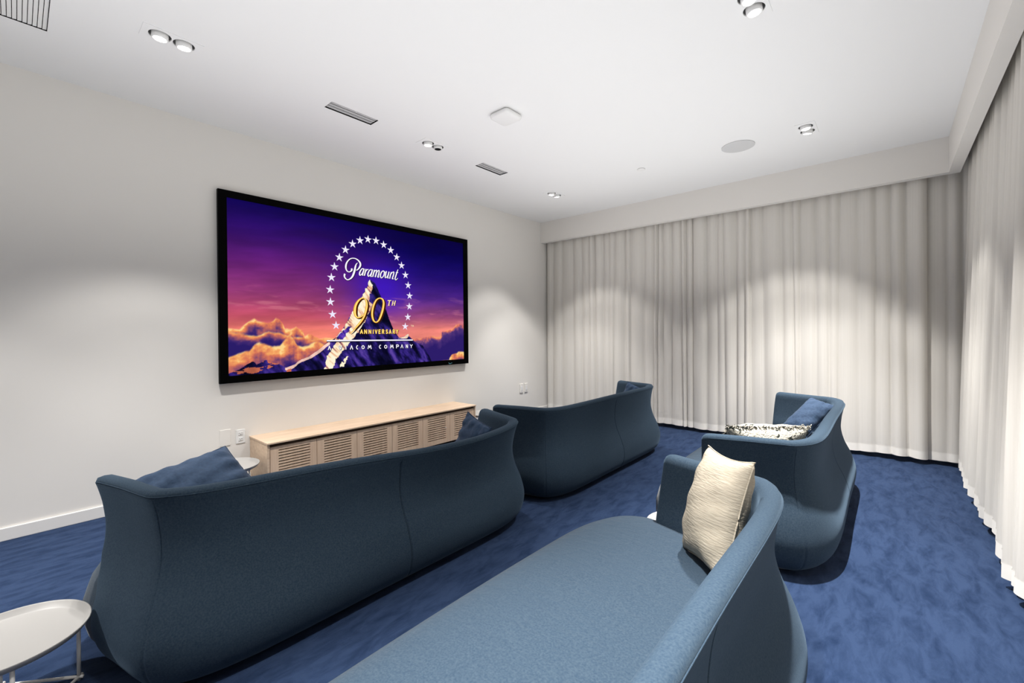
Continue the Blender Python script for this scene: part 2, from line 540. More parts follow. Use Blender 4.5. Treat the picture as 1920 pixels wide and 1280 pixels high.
# ---------------------------------------------------------------- low oak cabinet
CY0, CY1, CD, CT = 1.329, 3.673, 0.4065, 0.396
t = thing('media_cabinet', 'long low pale oak cabinet with six slotted doors under the screen', 'cabinet', (0, (CY0+CY1)/2, 0))
hl = (CY1-CY0)/2
box_obj('top', 0.0, CD, -hl, hl, CT-0.014, CT, M_oak, t, 0.0015)
for s in (-1, 1):
    box_obj('side_panel', 0.002, CD-0.008, s*hl-(0.022 if s > 0 else -0.004), s*hl+(-0.004 if s > 0 else 0.022), 0.0, CT-0.014, M_oak, t)
box_obj('carcass', 0.002, CD-0.07, -hl+0.022, hl-0.022, 0.02, CT-0.05, M_inside, t)
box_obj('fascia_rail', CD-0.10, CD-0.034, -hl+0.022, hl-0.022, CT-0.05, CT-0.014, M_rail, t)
box_obj('plinth', 0.02, CD-0.05, -hl+0.022, hl-0.022, 0.0, 0.03, M_inside, t)
dw = (2*hl-0.05)/6
dz0, dz1 = 0.034, CT-0.041
for k in range(6):
    a, b = -hl+0.025+k*dw+0.0022, -hl+0.025+(k+1)*dw-0.0022
    hs = []
    ma, mb = a+0.17*(b-a), b-0.15*(b-a)
    z = dz1-0.028
    while z-0.0092 > dz0+0.03:
        hs.append((ma, mb, z-0.0092, z))
        z -= 0.0235
    us, vs, cells = rect_with_holes(a, b, dz0, dz1, hs)
    bm = bmesh.new()
    extrude_plate(bm, cells, us, vs, lambda u, v, w: (CD-0.012-w, u, v), 0.018)
    d = bm_obj('door', bm, M_oak_door, t)
    if k == 4:
        bm = bmesh.new()
        add_lathe(bm, [(0.0045, 0.0), (0.0045, 0.004), (0.003, 0.006), (0.0002, 0.0065)], 16, (0, 0), Matrix.Translation((CD-0.012, mb-0.004, dz1-0.155)) @ Matrix.Rotation(math.pi/2, 4, 'Y'))
        bm_obj('indicator_dot', bm, M_white, d, True)  # small white dot at the slot end, taken for an indicator

# ---------------------------------------------------------------- traced outlines on the screen, in fractions of its width and height (stroke: u, v, width in m)
WORD = [[[(0.4173,0.6778,0.024),(0.4192,0.6691,0.02),(0.4143,0.6583,0.0144),(0.4075,0.6529,0.0112),(0.3999,0.6576,0.0136),(0.3954,0.6718,0.0176),(0.3946,0.6899,0.0208),(0.3976,0.7108,0.0184),(0.4052,0.7316,0.0136),(0.4147,0.7451,0.0112),(0.426,0.7505,0.0104),(0.437,0.7485,0.012),(0.4468,0.739,0.0168),(0.454,0.7242,0.0208),(0.4552,0.7081,0.0224),(0.451,0.6913,0.0192),(0.4438,0.6758,0.0128),(0.4374,0.6691,0.0096)],[(0.4438,0.7222,0.004),(0.4381,0.7121,0.012),(0.434,0.6926,0.0208),(0.4309,0.6691,0.024),(0.4268,0.6455,0.024),(0.4211,0.624,0.0216),(0.4128,0.6078,0.0152),(0.4022,0.5984,0.0112),(0.3942,0.6038,0.0136),(0.3889,0.6166,0.0176),(0.3889,0.63,0.0216),(0.3912,0.6361,0.02)]],[[(0.4699,0.6852,0.0096),(0.4623,0.6839,0.012),(0.4548,0.6664,0.016),(0.4514,0.6496,0.0176),(0.4525,0.6381,0.0144),(0.4589,0.6435,0.0096),(0.4665,0.6657,0.008)],[(0.4714,0.6866,0.016),(0.4669,0.6617,0.0176),(0.4635,0.6422,0.016),(0.4676,0.6401,0.008)]],[[(0.4801,0.6859,0.016),(0.4756,0.6603,0.0176),(0.4718,0.6374,0.016)],[(0.4763,0.663,0.0072),(0.4839,0.6805,0.008),(0.4896,0.6852,0.0144)]],[[(0.5051,0.6845,0.0096),(0.4972,0.6832,0.0112),(0.4903,0.665,0.016),(0.4873,0.6482,0.0176),(0.4896,0.6368,0.0144),(0.4953,0.6428,0.0088),(0.5028,0.665,0.0072)],[(0.5081,0.6872,0.0152),(0.5036,0.6603,0.0176),(0.4998,0.6388,0.016),(0.5051,0.6368,0.0072)]],[[(0.5172,0.6866,0.0152),(0.5127,0.6597,0.0168),(0.5085,0.6354,0.016)],[(0.5134,0.6623,0.0072),(0.521,0.6812,0.0096),(0.5271,0.6839,0.0144),(0.5248,0.6617,0.0168),(0.5199,0.6348,0.016)],[(0.5255,0.6617,0.0072),(0.5331,0.6825,0.0096),(0.5384,0.6845,0.0144),(0.5361,0.659,0.0168),(0.532,0.6374,0.016),(0.538,0.6388,0.0064)]],[[(0.5562,0.6866,0.0104),(0.5483,0.6731,0.0152),(0.5437,0.6502,0.0176),(0.5467,0.6348,0.0128),(0.5536,0.6388,0.0104),(0.5607,0.6576,0.0152),(0.5623,0.6798,0.0176),(0.5562,0.6866,0.0104)]],[[(0.5638,0.6731,0.0056),(0.5687,0.6798,0.0064)],[(0.5725,0.6866,0.0144),(0.5687,0.6644,0.0168),(0.566,0.6415,0.016),(0.5717,0.6401,0.0096),(0.5797,0.661,0.0072)],[(0.5846,0.6852,0.0152),(0.5804,0.6583,0.0168),(0.5778,0.6388,0.0152),(0.5827,0.6381,0.0064)]],[[(0.5956,0.6845,0.0144),(0.5906,0.6576,0.0168),(0.5872,0.6341,0.0152)],[(0.5914,0.6603,0.0072),(0.6005,0.6819,0.0096),(0.6077,0.6852,0.0144),(0.6054,0.6623,0.0168),(0.6001,0.6361,0.0152),(0.6065,0.6354,0.0064)]],[[(0.6285,0.7088,0.0088),(0.6232,0.6879,0.0144),(0.6168,0.657,0.0168),(0.6134,0.6368,0.0152),(0.6179,0.63,0.0104),(0.6274,0.6435,0.0056)],[(0.6168,0.6832,0.0072),(0.6292,0.6852,0.0072)]]]
NUMS = [[[(0.4699,0.4793,0.0108),(0.457,0.4753,0.018),(0.4427,0.4531,0.027),(0.4328,0.4221,0.0342),(0.4294,0.3885,0.0405),(0.4317,0.3575,0.0333),(0.4404,0.3421,0.0198),(0.4529,0.3448,0.0153),(0.4642,0.3616,0.0135)],[(0.4699,0.4793,0.0108),(0.479,0.4625,0.0225),(0.4813,0.4255,0.0306),(0.476,0.3831,0.0288),(0.4676,0.3454,0.027),(0.4529,0.3084,0.0252),(0.4366,0.2768,0.0198),(0.4207,0.2459,0.0117),(0.409,0.2304,0.0045)]],[[(0.5422,0.4854,0.0153),(0.5524,0.478,0.0252),(0.5577,0.4524,0.0297),(0.5539,0.4087,0.0315),(0.5456,0.3643,0.0315),(0.535,0.3259,0.0234),(0.5221,0.3098,0.0162),(0.5104,0.3226,0.0252),(0.5047,0.3575,0.0297),(0.5059,0.3952,0.0297),(0.5119,0.4329,0.0279),(0.5221,0.4659,0.0216),(0.5335,0.482,0.0162),(0.5422,0.4854,0.0153)]]]
TH = [[[(0.5766,0.4713,0.0108),(0.5944,0.4726,0.0108)],[(0.5861,0.4726,0.0153),(0.5816,0.4363,0.0153)],[(0.577,0.4356,0.0063),(0.5861,0.4363,0.0063)]],[[(0.6031,0.4726,0.0144),(0.5975,0.4349,0.0144)],[(0.6141,0.4739,0.0144),(0.6084,0.4356,0.0144)],[(0.6012,0.4538,0.0081),(0.6115,0.4544,0.0081)]]]
ANN = [[[(0.4521,0.2311,0.0135),(0.4574,0.2559,0.0135),(0.462,0.2311,0.0135)],[(0.4544,0.2391,0.0135),(0.4601,0.2391,0.0135)]],[[(0.4703,0.2304,0.0135),(0.4707,0.2559,0.0135),(0.4798,0.2304,0.0135),(0.4798,0.2559,0.0135)]],[[(0.4896,0.2304,0.0135),(0.4896,0.2559,0.0135),(0.4983,0.2304,0.0135),(0.4983,0.2553,0.0135)]],[[(0.5089,0.2553,0.0135),(0.5085,0.2297,0.0135)]],[[(0.5176,0.2553,0.0135),(0.5218,0.2297,0.0135),(0.5263,0.2553,0.0135)]],[[(0.5411,0.2553,0.0135),(0.5346,0.2553,0.0135),(0.5343,0.2297,0.0135),(0.5407,0.2297,0.0135)],[(0.5343,0.2432,0.0135),(0.5399,0.2432,0.0135)]],[[(0.5498,0.229,0.0135),(0.5501,0.2553,0.0135),(0.5558,0.2553,0.0135),(0.5577,0.2485,0.0135),(0.5558,0.2418,0.0135),(0.5501,0.2418,0.0135)],[(0.5539,0.2418,0.0135),(0.5577,0.229,0.0135)]],[[(0.5751,0.2519,0.0135),(0.5721,0.2553,0.0135),(0.5683,0.2526,0.0135),(0.5683,0.2452,0.0135),(0.5744,0.2391,0.0135),(0.5747,0.2317,0.0135),(0.5713,0.229,0.0135),(0.5676,0.2317,0.0135)]],[[(0.5827,0.2284,0.0135),(0.5876,0.2553,0.0135),(0.5918,0.2284,0.0135)],[(0.5846,0.2371,0.0135),(0.5903,0.2371,0.0135)]],[[(0.6012,0.2284,0.0135),(0.6012,0.2546,0.0135),(0.6073,0.2546,0.0135),(0.6092,0.2479,0.0135),(0.6073,0.2411,0.0135),(0.6012,0.2411,0.0135)],[(0.6054,0.2411,0.0135),(0.6092,0.2284,0.0135)]],[[(0.6171,0.2546,0.0135),(0.6217,0.2411,0.0135),(0.6258,0.2546,0.0135)],[(0.6217,0.2411,0.0135),(0.6213,0.2277,0.0135)]]]
VIA = [[[(0.3223,0.1261,0.0102),(0.3268,0.149,0.0102),(0.3314,0.1254,0.0102)]],[[(0.3647,0.1483,0.0102),(0.3696,0.1247,0.0102),(0.3745,0.1476,0.0102)]],[[(0.3916,0.1476,0.0102),(0.3916,0.1241,0.0102)]],[[(0.4094,0.1234,0.0102),(0.4147,0.1469,0.0102),(0.4196,0.1227,0.0102)]],[[(0.4404,0.1463,0.0102),(0.4374,0.1449,0.0102),(0.4347,0.1348,0.0102),(0.4374,0.1241,0.0102),(0.4404,0.1227,0.0102)]],[[(0.4635,0.1456,0.0102),(0.4586,0.1402,0.0102),(0.4586,0.1281,0.0102),(0.4631,0.1221,0.0102),(0.468,0.1274,0.0102),(0.468,0.1395,0.0102),(0.4635,0.1456,0.0102)]],[[(0.4847,0.1221,0.0102),(0.4877,0.1449,0.0102),(0.4919,0.1288,0.0102),(0.4964,0.1449,0.0102),(0.4991,0.1207,0.0102)]],[[(0.5418,0.1436,0.0102),(0.5384,0.1429,0.0102),(0.5354,0.1321,0.0102),(0.5384,0.1214,0.0102),(0.5418,0.12,0.0102)]],[[(0.5653,0.1429,0.0102),(0.5604,0.1375,0.0102),(0.56,0.1261,0.0102),(0.5653,0.1194,0.0102),(0.5706,0.1254,0.0102),(0.5706,0.1369,0.0102),(0.5653,0.1429,0.0102)]],[[(0.5876,0.1194,0.0102),(0.5903,0.1429,0.0102),(0.5944,0.1261,0.0102),(0.599,0.1422,0.0102),(0.6016,0.1187,0.0102)]],[[(0.6168,0.1187,0.0102),(0.6168,0.1422,0.0102),(0.6258,0.1409,0.0102),(0.6281,0.1348,0.0102),(0.6258,0.1295,0.0102),(0.6168,0.1295,0.0102)]],[[(0.6391,0.118,0.0102),(0.6444,0.1416,0.0102),(0.6493,0.1173,0.0102)]],[[(0.6656,0.1173,0.0102),(0.6656,0.1409,0.0102),(0.6735,0.1167,0.0102),(0.6735,0.1402,0.0102)]],[[(0.6864,0.1402,0.0102),(0.6921,0.1281,0.0102),(0.6981,0.1395,0.0102)],[(0.6921,0.1281,0.0102),(0.6921,0.1167,0.0102)]]]
RULE = [[(0.3189,0.1853,0.0156),(0.6989,0.1752,0.0156)]]
TMK = [[[(0.6909,0.2909,0.0036),(0.6981,0.2909,0.0036)],[(0.6947,0.2909,0.0036),(0.6947,0.2782,0.0036)]],[[(0.6996,0.2782,0.0036),(0.7008,0.2909,0.0036),(0.7027,0.2822,0.0036),(0.7046,0.2909,0.0036),(0.7053,0.2782,0.0036)]]]
BRAND = [[(0.9025,-0.0226,0.0077),(0.9063,-0.0314,0.0077),(0.9135,-0.0314,0.0055)],[(0.9154,-0.0273,0.0055),(0.9161,-0.0327,0.0055)],[(0.9184,-0.0266,0.0055),(0.9233,-0.0273,0.0055)]]
STARS = [(0.3533,0.2862),(0.3401,0.3596),(0.3325,0.4417),(0.3318,0.5224),(0.3374,0.6045),(0.3499,0.6778),(0.3689,0.7438),(0.3938,0.8009),(0.4234,0.8487),(0.4548,0.881),(0.4892,0.8978),(0.5252,0.8978),(0.5604,0.8777),(0.5937,0.846),(0.6224,0.8003),(0.6463,0.7424),(0.6656,0.6731),(0.6788,0.5964),(0.686,0.5163),(0.6841,0.4343),(0.6758,0.3522),(0.6618,0.2802)]
MOUNT = [(0.5002,0.6126),(0.471,0.5224),(0.4287,0.4053),(0.3813,0.2647),(0.3522,0.2055),(0.3113,0.1584),(0.2576,0.0938),(0.2228,0.0561),(0.1683,0.0218),(0.1618,-0.1262),(0.8015,-0.2547),(0.803,-0.0058),(0.7897,0.042),(0.7541,0.1288),(0.7102,0.1624),(0.6724,0.2203),(0.6557,0.2021),(0.6311,0.1967),(0.6035,0.2519),(0.5808,0.3421),(0.5585,0.4484),(0.5361,0.5298),(0.5218,0.5863)]
SNOW = [(0.4987,0.6119),(0.5108,0.5735),(0.4938,0.5015),(0.4885,0.4605),(0.5047,0.439),(0.4915,0.3858),(0.4627,0.2815),(0.4343,0.2196),(0.3806,0.1167),(0.3545,0.0635),(0.3382,-0.0213),(0.3041,-0.0166),(0.32,0.0884),(0.3552,0.1779),(0.3393,0.1786),(0.3813,0.2647),(0.4287,0.4033),(0.471,0.5197)]
GULLY = [(0.3526,0.2041),(0.3745,0.2405),(0.401,0.2795),(0.4154,0.2795),(0.3969,0.2337),(0.3802,0.1914),(0.3526,0.1927)]
SPUR = [(0.3851,0.0063),(0.4041,0.0864),(0.3795,0.0514),(0.3655,0.0057)]
KNOB = [(0.6251,0.192),(0.6554,0.2028),(0.6735,0.225),(0.6796,0.221),(0.6732,0.1887)]
CL1 = [(-0.0115,0.2533),(0.001,0.2633),(0.0139,0.26),(0.0309,0.2633),(0.0574,0.3057),(0.0755,0.3199),(0.088,0.3064),(0.1028,0.2956),(0.1236,0.303),(0.141,0.3253),(0.1528,0.3145),(0.1626,0.2923),(0.1705,0.2593),(0.1887,0.2553),(0.2073,0.2741),(0.23,0.2506),(0.2364,0.2122),(0.2621,0.223),(0.289,0.2028),(0.3185,0.2014),(0.3681,0.188)]
CL2 = [(-0.0115,0.2533),(0.001,0.2533),(0.0222,0.2459),(0.0824,0.2237),(0.1194,0.2445),(0.135,0.2371),(0.1543,0.2445),(0.1781,0.2216),(0.1925,0.2364),(0.2004,0.2169),(0.2213,0.2129),(0.2534,0.192),(0.2977,0.1907),(0.3681,0.1712)]
CL3 = [(-0.0123,0.0938),(0.0002,0.0992),(0.0214,0.118),(0.0441,0.1335),(0.06,0.1429),(0.0748,0.1739),(0.0892,0.184),(0.1115,0.1725),(0.1304,0.1604),(0.1539,0.1591),(0.1702,0.1914),(0.1823,0.2102),(0.1963,0.2021),(0.2107,0.1597),(0.2296,0.1543),(0.2534,0.1685),(0.2822,0.1873),(0.3068,0.1658),(0.3677,0.1469)]
CL4 = [(-0.0126,0.0057),(-0.0002,0.0137),(0.0297,0.0339),(0.0559,0.0622),(0.0706,0.0783),(0.0812,0.0561),(0.1092,0.0817),(0.1187,0.0696),(0.1493,0.0521),(0.1732,0.0231),(0.1955,0.0353),(0.2163,0.0635),(0.2659,0.0978),(0.2973,0.1348),(0.3299,0.1772)]
CR1 = [(0.7087,0.184),(0.7405,0.1826),(0.7837,0.1927),(0.8098,0.2028),(0.8522,0.194),(0.8635,0.2351),(0.9052,0.2465),(0.9339,0.262),(0.9487,0.293),(0.9721,0.301),(1.0047,0.2775)]
CR2 = [(0.9063,-0.0038),(0.9093,0.0151),(0.9237,0.0447),(0.9559,0.0575),(0.9646,0.0689),(0.9763,0.0682),(1.0032,0.0581)]

# ---------------------------------------------------------------- wall screen
SY0, SY1, SZ0, SZ1 = 1.1021, 3.8863, 0.8729, 2.4802
IY, IZ, IW = 1.1654, 0.9336, 2.6422
IH = IW*9/16
XF, XS = 0.05, 0.046
t = thing('television', 'huge black framed flat screen on the left wall showing stars over a snowy peak', 'television', (0, 0, 0))
us, vs, cells = rect_with_holes(SY0, SY1, SZ0, SZ1, [(IY, IY+IW, IZ, IZ+IH)])
bm = bmesh.new()
extrude_plate(bm, cells, us, vs, lambda u, v, w: (XF-w, u, v), 0.035)
frame = bm_obj('frame', bm, M_black, t)
box_obj('back_panel', 0.0, 0.035, SY0+0.02, SY1-0.02, SZ0+0.02, SZ1-0.02, M_black, t)

def srgb2lin(c):
    c = np.clip(c, 0, 1)
    return np.where(c <= 0.04045, c/12.92, ((c+0.055)/1.055)**2.4)

rs = np.random.RandomState(4)
def vnoise(x, y, seed):
    g = np.random.RandomState(seed).rand(64, 64)
    xi, yi = np.floor(x).astype(int), np.floor(y).astype(int)
    fx, fy = x-xi, y-yi
    fx, fy = fx*fx*(3-2*fx), fy*fy*(3-2*fy)
    a, b = g[yi % 64, xi % 64], g[yi % 64, (xi+1) % 64]
    c, d = g[(yi+1) % 64, xi % 64], g[(yi+1) % 64, (xi+1) % 64]
    return (a*(1-fx)+b*fx)*(1-fy)+(c*(1-fx)+d*fx)*fy
def fbm(x, y, seed, octv=5):
    s, a, tot = 0, 1.0, 0
    for k in range(octv):
        s = s + a*vnoise(x*2**k+7*k, y*2**k+3*k, seed+k)
        tot += a
        a *= 0.55
    return s/tot
def inside(P, u, v):
    P = np.array(P)
    r = np.zeros(u.shape, bool)
    j = len(P)-1
    for i in range(len(P)):
        (xi, yi), (xj, yj) = P[i], P[j]
        c = ((yi > v) != (yj > v)) & (u < (xj-xi)*(v-yi)/(yj-yi+1e-12)+xi)
        r ^= c
        j = i
    return r
def ramp(x, stops):
    xs = [s[0] for s in stops]
    return np.stack([np.interp(x, xs, [s[1][k]/255 for s in stops]) for k in range(3)], -1)
def sm(x, a, b):
    q = np.clip((x-a)/(b-a), 0, 1)
    return q*q*(3-2*q)

NU, NV = 640, 360
u, v = np.meshgrid(np.linspace(0, 1, NU), np.linspace(0, 1, NV))
streak = fbm(u*5+v*2, v*16-u*3, 11)
wisp = fbm(u*7-v*3, v*22+u*2, 31)
left = ramp(v, [(0, (240, 140, 90)), (0.24, (232, 125, 105)), (0.34, (190, 80, 100)), (0.48, (140, 55, 110)), (0.66, (95, 30, 112)), (0.82, (48, 14, 96)), (1, (16, 4, 82))])
right = ramp(v, [(0, (225, 130, 110)), (0.26, (225, 125, 115)), (0.36, (150, 72, 118)), (0.50, (75, 36, 125)), (0.68, (30, 12, 105)), (0.85, (8, 2, 72)), (1, (6, 0, 60))])
w = sm(u+0.25*(streak-0.5), 0.18, 0.75)[..., None]
img = left*(1-w)+right*w
img = img*(0.82+0.42*streak[..., None])
glow = np.exp(-(((u-0.55)/0.13)**2+((v-0.56)/0.20)**2))[..., None]
img = img*(1-0.75*glow)+np.array([58, 22, 205])/255*0.75*glow
wm = (sm(wisp, 0.60, 0.78)*sm(v, 0.22, 0.32)*(1-sm(v, 0.44, 0.56)))[..., None]
img = img*(1-0.4*wm)+np.array([225, 140, 150])/255*0.4*wm

def cloud(img, pts, amp, seed, cols, thick, lo_u, hi_u, soft=0.008):
    P = np.array(pts)
    puff = fbm(u*34, v*26, seed, 4)
    top = np.interp(u, P[:, 0], P[:, 1]) + amp*(fbm(u*24, v*14+seed, seed+5, 4)-0.5)
    d = top - v
    m = sm(d, -soft, soft)*((u >= lo_u) & (u <= hi_u))
    slope = np.gradient(top, axis=1)*NU
    q = np.clip(d/thick + 0.75*(puff-0.45) - 0.05*np.clip(slope, -2.0, 2.0), 0, 1)
    c = ramp(q, cols)
    return img*(1-m[..., None]) + c*m[..., None]
WARM = [(0, (255, 214, 140)), (0.10, (246, 166, 98)), (0.30, (214, 116, 88)), (0.52, (142, 78, 104)), (0.75, (66, 42, 112)), (1, (42, 28, 104))]
COOL = [(0, (246, 160, 110)), (0.12, (214, 110, 96)), (0.24, (140, 84, 120)), (0.40, (78, 50, 118)), (1, (44, 28, 105))]
img = cloud(img, CL1, 0.03, 51, WARM, 0.10, 0, 0.44)
img = cloud(img, CL2, 0.025, 61, WARM, 0.065, 0, 0.44)
img = cloud(img, CL3, 0.03, 71, WARM, 0.21, 0, 0.44)
img = cloud(img, CR1, 0.03, 81, COOL, 0.10, 0.70, 1)
img = cloud(img, CR2, 0.015, 91, WARM, 0.16, 0.86, 1)
rock = fbm(u*40+v*14, v*12, 101, 5)
rockc = ramp(rock, [(0.25, (4, 4, 28)), (0.45, (18, 14, 62)), (0.6, (48, 34, 120)), (0.78, (92, 66, 160))])
P4 = np.array(CL4)
top4 = np.interp(u, P4[:, 0], P4[:, 1])+0.006*(fbm(u*60, v*0, 111, 3)-0.5)
m4 = ((v < top4) & (u < P4[-1, 0])) | (inside(MOUNT, u+0.006*(rock-0.5), v))
img = np.where(m4[..., None], rockc, img)
edge = m4 & (top4-v < 0.016) & (u < P4[-1, 0]) & (u > 0.17)
img = np.where(edge[..., None], np.array([250, 205, 190])/255*(0.75+0.4*rock[..., None]), img)
low = (v < top4) & (u < 0.19)
img = np.where((low & (fbm(u*22-v*18, v*26+u*8, 121, 4) > 0.56))[..., None], np.array([225, 120, 90])/255*(0.6+0.5*rock[..., None]), img)
ridge = fbm(u*90+v*46, v*14-u*5, 131, 4)
su, sv = u+0.016*(ridge-0.5), v+0.012*(rock-0.5)
sn = inside(SNOW, su, sv)
snowc = ramp(ridge, [(0.22, (120, 70, 100)), (0.34, (238, 180, 140)), (0.5, (255, 240, 205)), (0.8, (255, 250, 225))])
img = np.where(sn[..., None], snowc, img)
gl = inside(GULLY, su, sv)
img = np.where(gl[..., None], rockc*1.1+np.array([30, 10, 40])/255*ridge[..., None], img)
sp = inside(SPUR, su, sv) & (ridge > 0.48)
img = np.where(sp[..., None], snowc, img)
kn = inside(KNOB, su, sv)
img = np.where(kn[..., None], np.array([250, 220, 190])/255*(0.8+0.3*rock[..., None]), img)

rgb = srgb2lin(img)
me = bpy.data.meshes.new('screen')
X = np.full(NU*NV, XS)
co = np.stack([X, IY+u.ravel()*IW, IZ+v.ravel()*IH], 1)
idx = np.arange(NU*NV).reshape(NV, NU)
f = np.stack([idx[:-1, :-1], idx[:-1, 1:], idx[1:, 1:], idx[1:, :-1]], -1).reshape(-1, 4)
me.vertices.add(NU*NV)
me.vertices.foreach_set('co', co.ravel())
me.loops.add(f.size)
me.loops.foreach_set('vertex_index', f.ravel())
me.polygons.add(len(f))
me.polygons.foreach_set('loop_start', np.arange(0, f.size, 4))
me.update(calc_edges=True)
ca = me.color_attributes.new('picture', 'FLOAT_COLOR', 'POINT')
ca.data.foreach_set('color', np.concatenate([rgb.reshape(-1, 3), np.ones((NU*NV, 1))], 1).ravel())
M_scr = emis('screen_picture', (1, 1, 1, 1), SCREEN)
at = M_scr.node_tree.nodes.new('ShaderNodeVertexColor')
at.layer_name = 'picture'
M_scr.node_tree.links.new(at.outputs['Color'], M_scr.node_tree.nodes['Principled BSDF'].inputs['Emission Color'])
me.materials.append(M_scr)
screen = bpy.data.objects.new('screen', me)
COL.objects.link(screen)
screen.parent = t

def ribbon(bm, st, x, k=1.0, dy=0.0, dz=0.0, sub=6):
    P = [(IY+a*IW+dy, IZ+b*IH+dz, wd*k*0.86) for a, b, wd in st]
    if len(P) > 3:
        C, _ = catmull(P, len(P)*sub)
    else:
        C = np.array(P)
    n = len(C)
    closed = np.linalg.norm(C[0, :2]-C[-1, :2]) < 0.004
    Ls, Rs = [], []
    for i in range(n):
        a = C[i-1] if i > 0 else (C[-2] if closed else C[0])
        b = C[i+1] if i < n-1 else (C[1] if closed else C[-1])
        tx, tz = b[0]-a[0], b[1]-a[1]
        q = math.hypot(tx, tz) or 1
        nx, nz = -tz/q, tx/q
        h = C[i, 2]/2
        Ls.append(bm.verts.new((x, C[i, 0]+nx*h, C[i, 1]+nz*h)))
        Rs.append(bm.verts.new((x, C[i, 0]-nx*h, C[i, 1]-nz*h)))
    for i in range(n-1):
        bm.faces.new((Ls[i], Rs[i], Rs[i+1], Ls[i+1]))
def poly_ribbon(bm, st, x, k=1.0, dy=0.0, dz=0.0):
    """straight segments with square overlap at the joints, for block letters"""
    P = [(IY+a*IW+dy, IZ+b*IH+dz, wd*k*0.86) for a, b, wd in st]
    for (a, b, w0), (c, d, w1) in zip(P, P[1:]):
        q = math.hypot(c-a, d-b) or 1
        tx, tz = (c-a)/q, (d-b)/q
        e = w0*0.35
        nx, nz = -tz*w0/2, tx*w0/2
        vs = [bm.verts.new((x, a-tx*e+nx, b-tz*e+nz)), bm.verts.new((x, a-tx*e-nx, b-tz*e-nz)), bm.verts.new((x, c+tx*e-nx, d+tz*e-nz)), bm.verts.new((x, c+tx*e+nx, d+tz*e+nz))]
        bm.faces.new(vs)
def marks(name, L, m, layer, k=1.0, dy=0.0, dz=0.0, block=False, parent=None):
    bm = bmesh.new()
    for st in L:
        (poly_ribbon if block else ribbon)(bm, st, XS+layer*0.0004, k, dy, dz)
    me = bpy.data.meshes.new(name)
    bm.to_mesh(me)
    bm.free()
    me.materials.append(m)
    o = bpy.data.objects.new(name, me)
    COL.objects.link(o)
    o.parent = parent or screen
    return o
E_white = emis('screen_white', lin(250, 246, 255), SCREEN)
E_star = emis('screen_star', lin(240, 234, 255), SCREEN)
E_gold = emis('screen_gold', lin(240, 176, 48), SCREEN)
E_goldhi = emis('screen_gold_light', lin(255, 240, 140), SCREEN)
E_orange = emis('screen_orange', lin(250, 150, 30), SCREEN)
E_brown = emis('screen_brown', lin(52, 26, 10), SCREEN)
E_cream = emis('screen_cream', lin(252, 222, 180), SCREEN)
E_navy = emis('screen_navy', lin(8, 4, 36), SCREEN)
E_teal = emis('brand_teal', lin(96, 150, 160), SCREEN)
for i, (a, b) in enumerate(STARS):
    bm = bmesh.new()
    R = 0.046
    rot = 0.06*math.sin(i*1.7)
    c = bm.verts.new((XS+0.0012, IY+a*IW, IZ+b*IH))
    ring = []
    for k in range(10):
        r = R if k % 2 == 0 else R*0.36
        an = math.pi/2+math.pi*k/5+rot
        ring.append(bm.verts.new((XS+0.0008, IY+a*IW+r*math.cos(an), IZ+b*IH+r*math.sin(an))))
    for k in range(10):
        bm.faces.new((c, ring[k], ring[(k+1) % 10]))
    bm_obj('star', bm, E_star, screen)
def glyphs(name, groups, layers, block=False):
    """one object per character: every layer is (material, layer number, width factor, dy, dz)"""
    for g in groups:
        bm = bmesh.new()
        for mi, (m, layer, k, dy, dz) in enumerate(layers):
            n0 = len(bm.faces)
            for st in g:
                (poly_ribbon if block else ribbon)(bm, st, XS+layer*0.0004, k, dy, dz)
            bm.faces.ensure_lookup_table()
            for f_ in bm.faces[n0:]: f_.material_index = mi
        me = bpy.data.meshes.new(name)
        bm.to_mesh(me)
        bm.free()
        for m, *_ in layers: me.materials.append(m)
        o = bpy.data.objects.new(name, me)
        COL.objects.link(o)
        o.parent = screen
glyphs('script_letter', WORD, [(E_navy, 1, 1.35, 0.004, -0.004), (E_white, 2, 1.0, 0, 0)])
glyphs('gold_numeral', NUMS, [(E_brown, 1, 1.15, 0.014, -0.008), (E_orange, 2, 0.92, 0, 0), (E_gold, 3, 0.74, -0.0035, 0.001), (E_goldhi, 4, 0.42, 0.002, 0.002)])
glyphs('ordinal_letter', TH, [(E_brown, 1, 1.3, 0.004, -0.003), (E_cream, 2, 1.0, 0, 0)])
glyphs('gold_letter', ANN, [(E_brown, 1, 1.5, 0.003, -0.003), (E_gold, 2, 1.0, 0, 0), (E_goldhi, 3, 0.5, -0.001, -0.001)], True)
glyphs('white_letter', VIA, [(E_navy, 1, 1.8, 0.002, -0.003), (E_white, 2, 1.0, 0, 0)], True)
glyphs('tiny_letter', TMK, [(E_cream, 2, 1.0, 0, 0)], True)
glyphs('rule_line', [RULE], [(E_navy, 1, 1.7, 0.002, -0.004), (E_white, 2, 1.0, 0, 0)], True)
o = marks('brand_mark', BRAND, E_teal, 11, 0.8, 0, 0, True, frame)

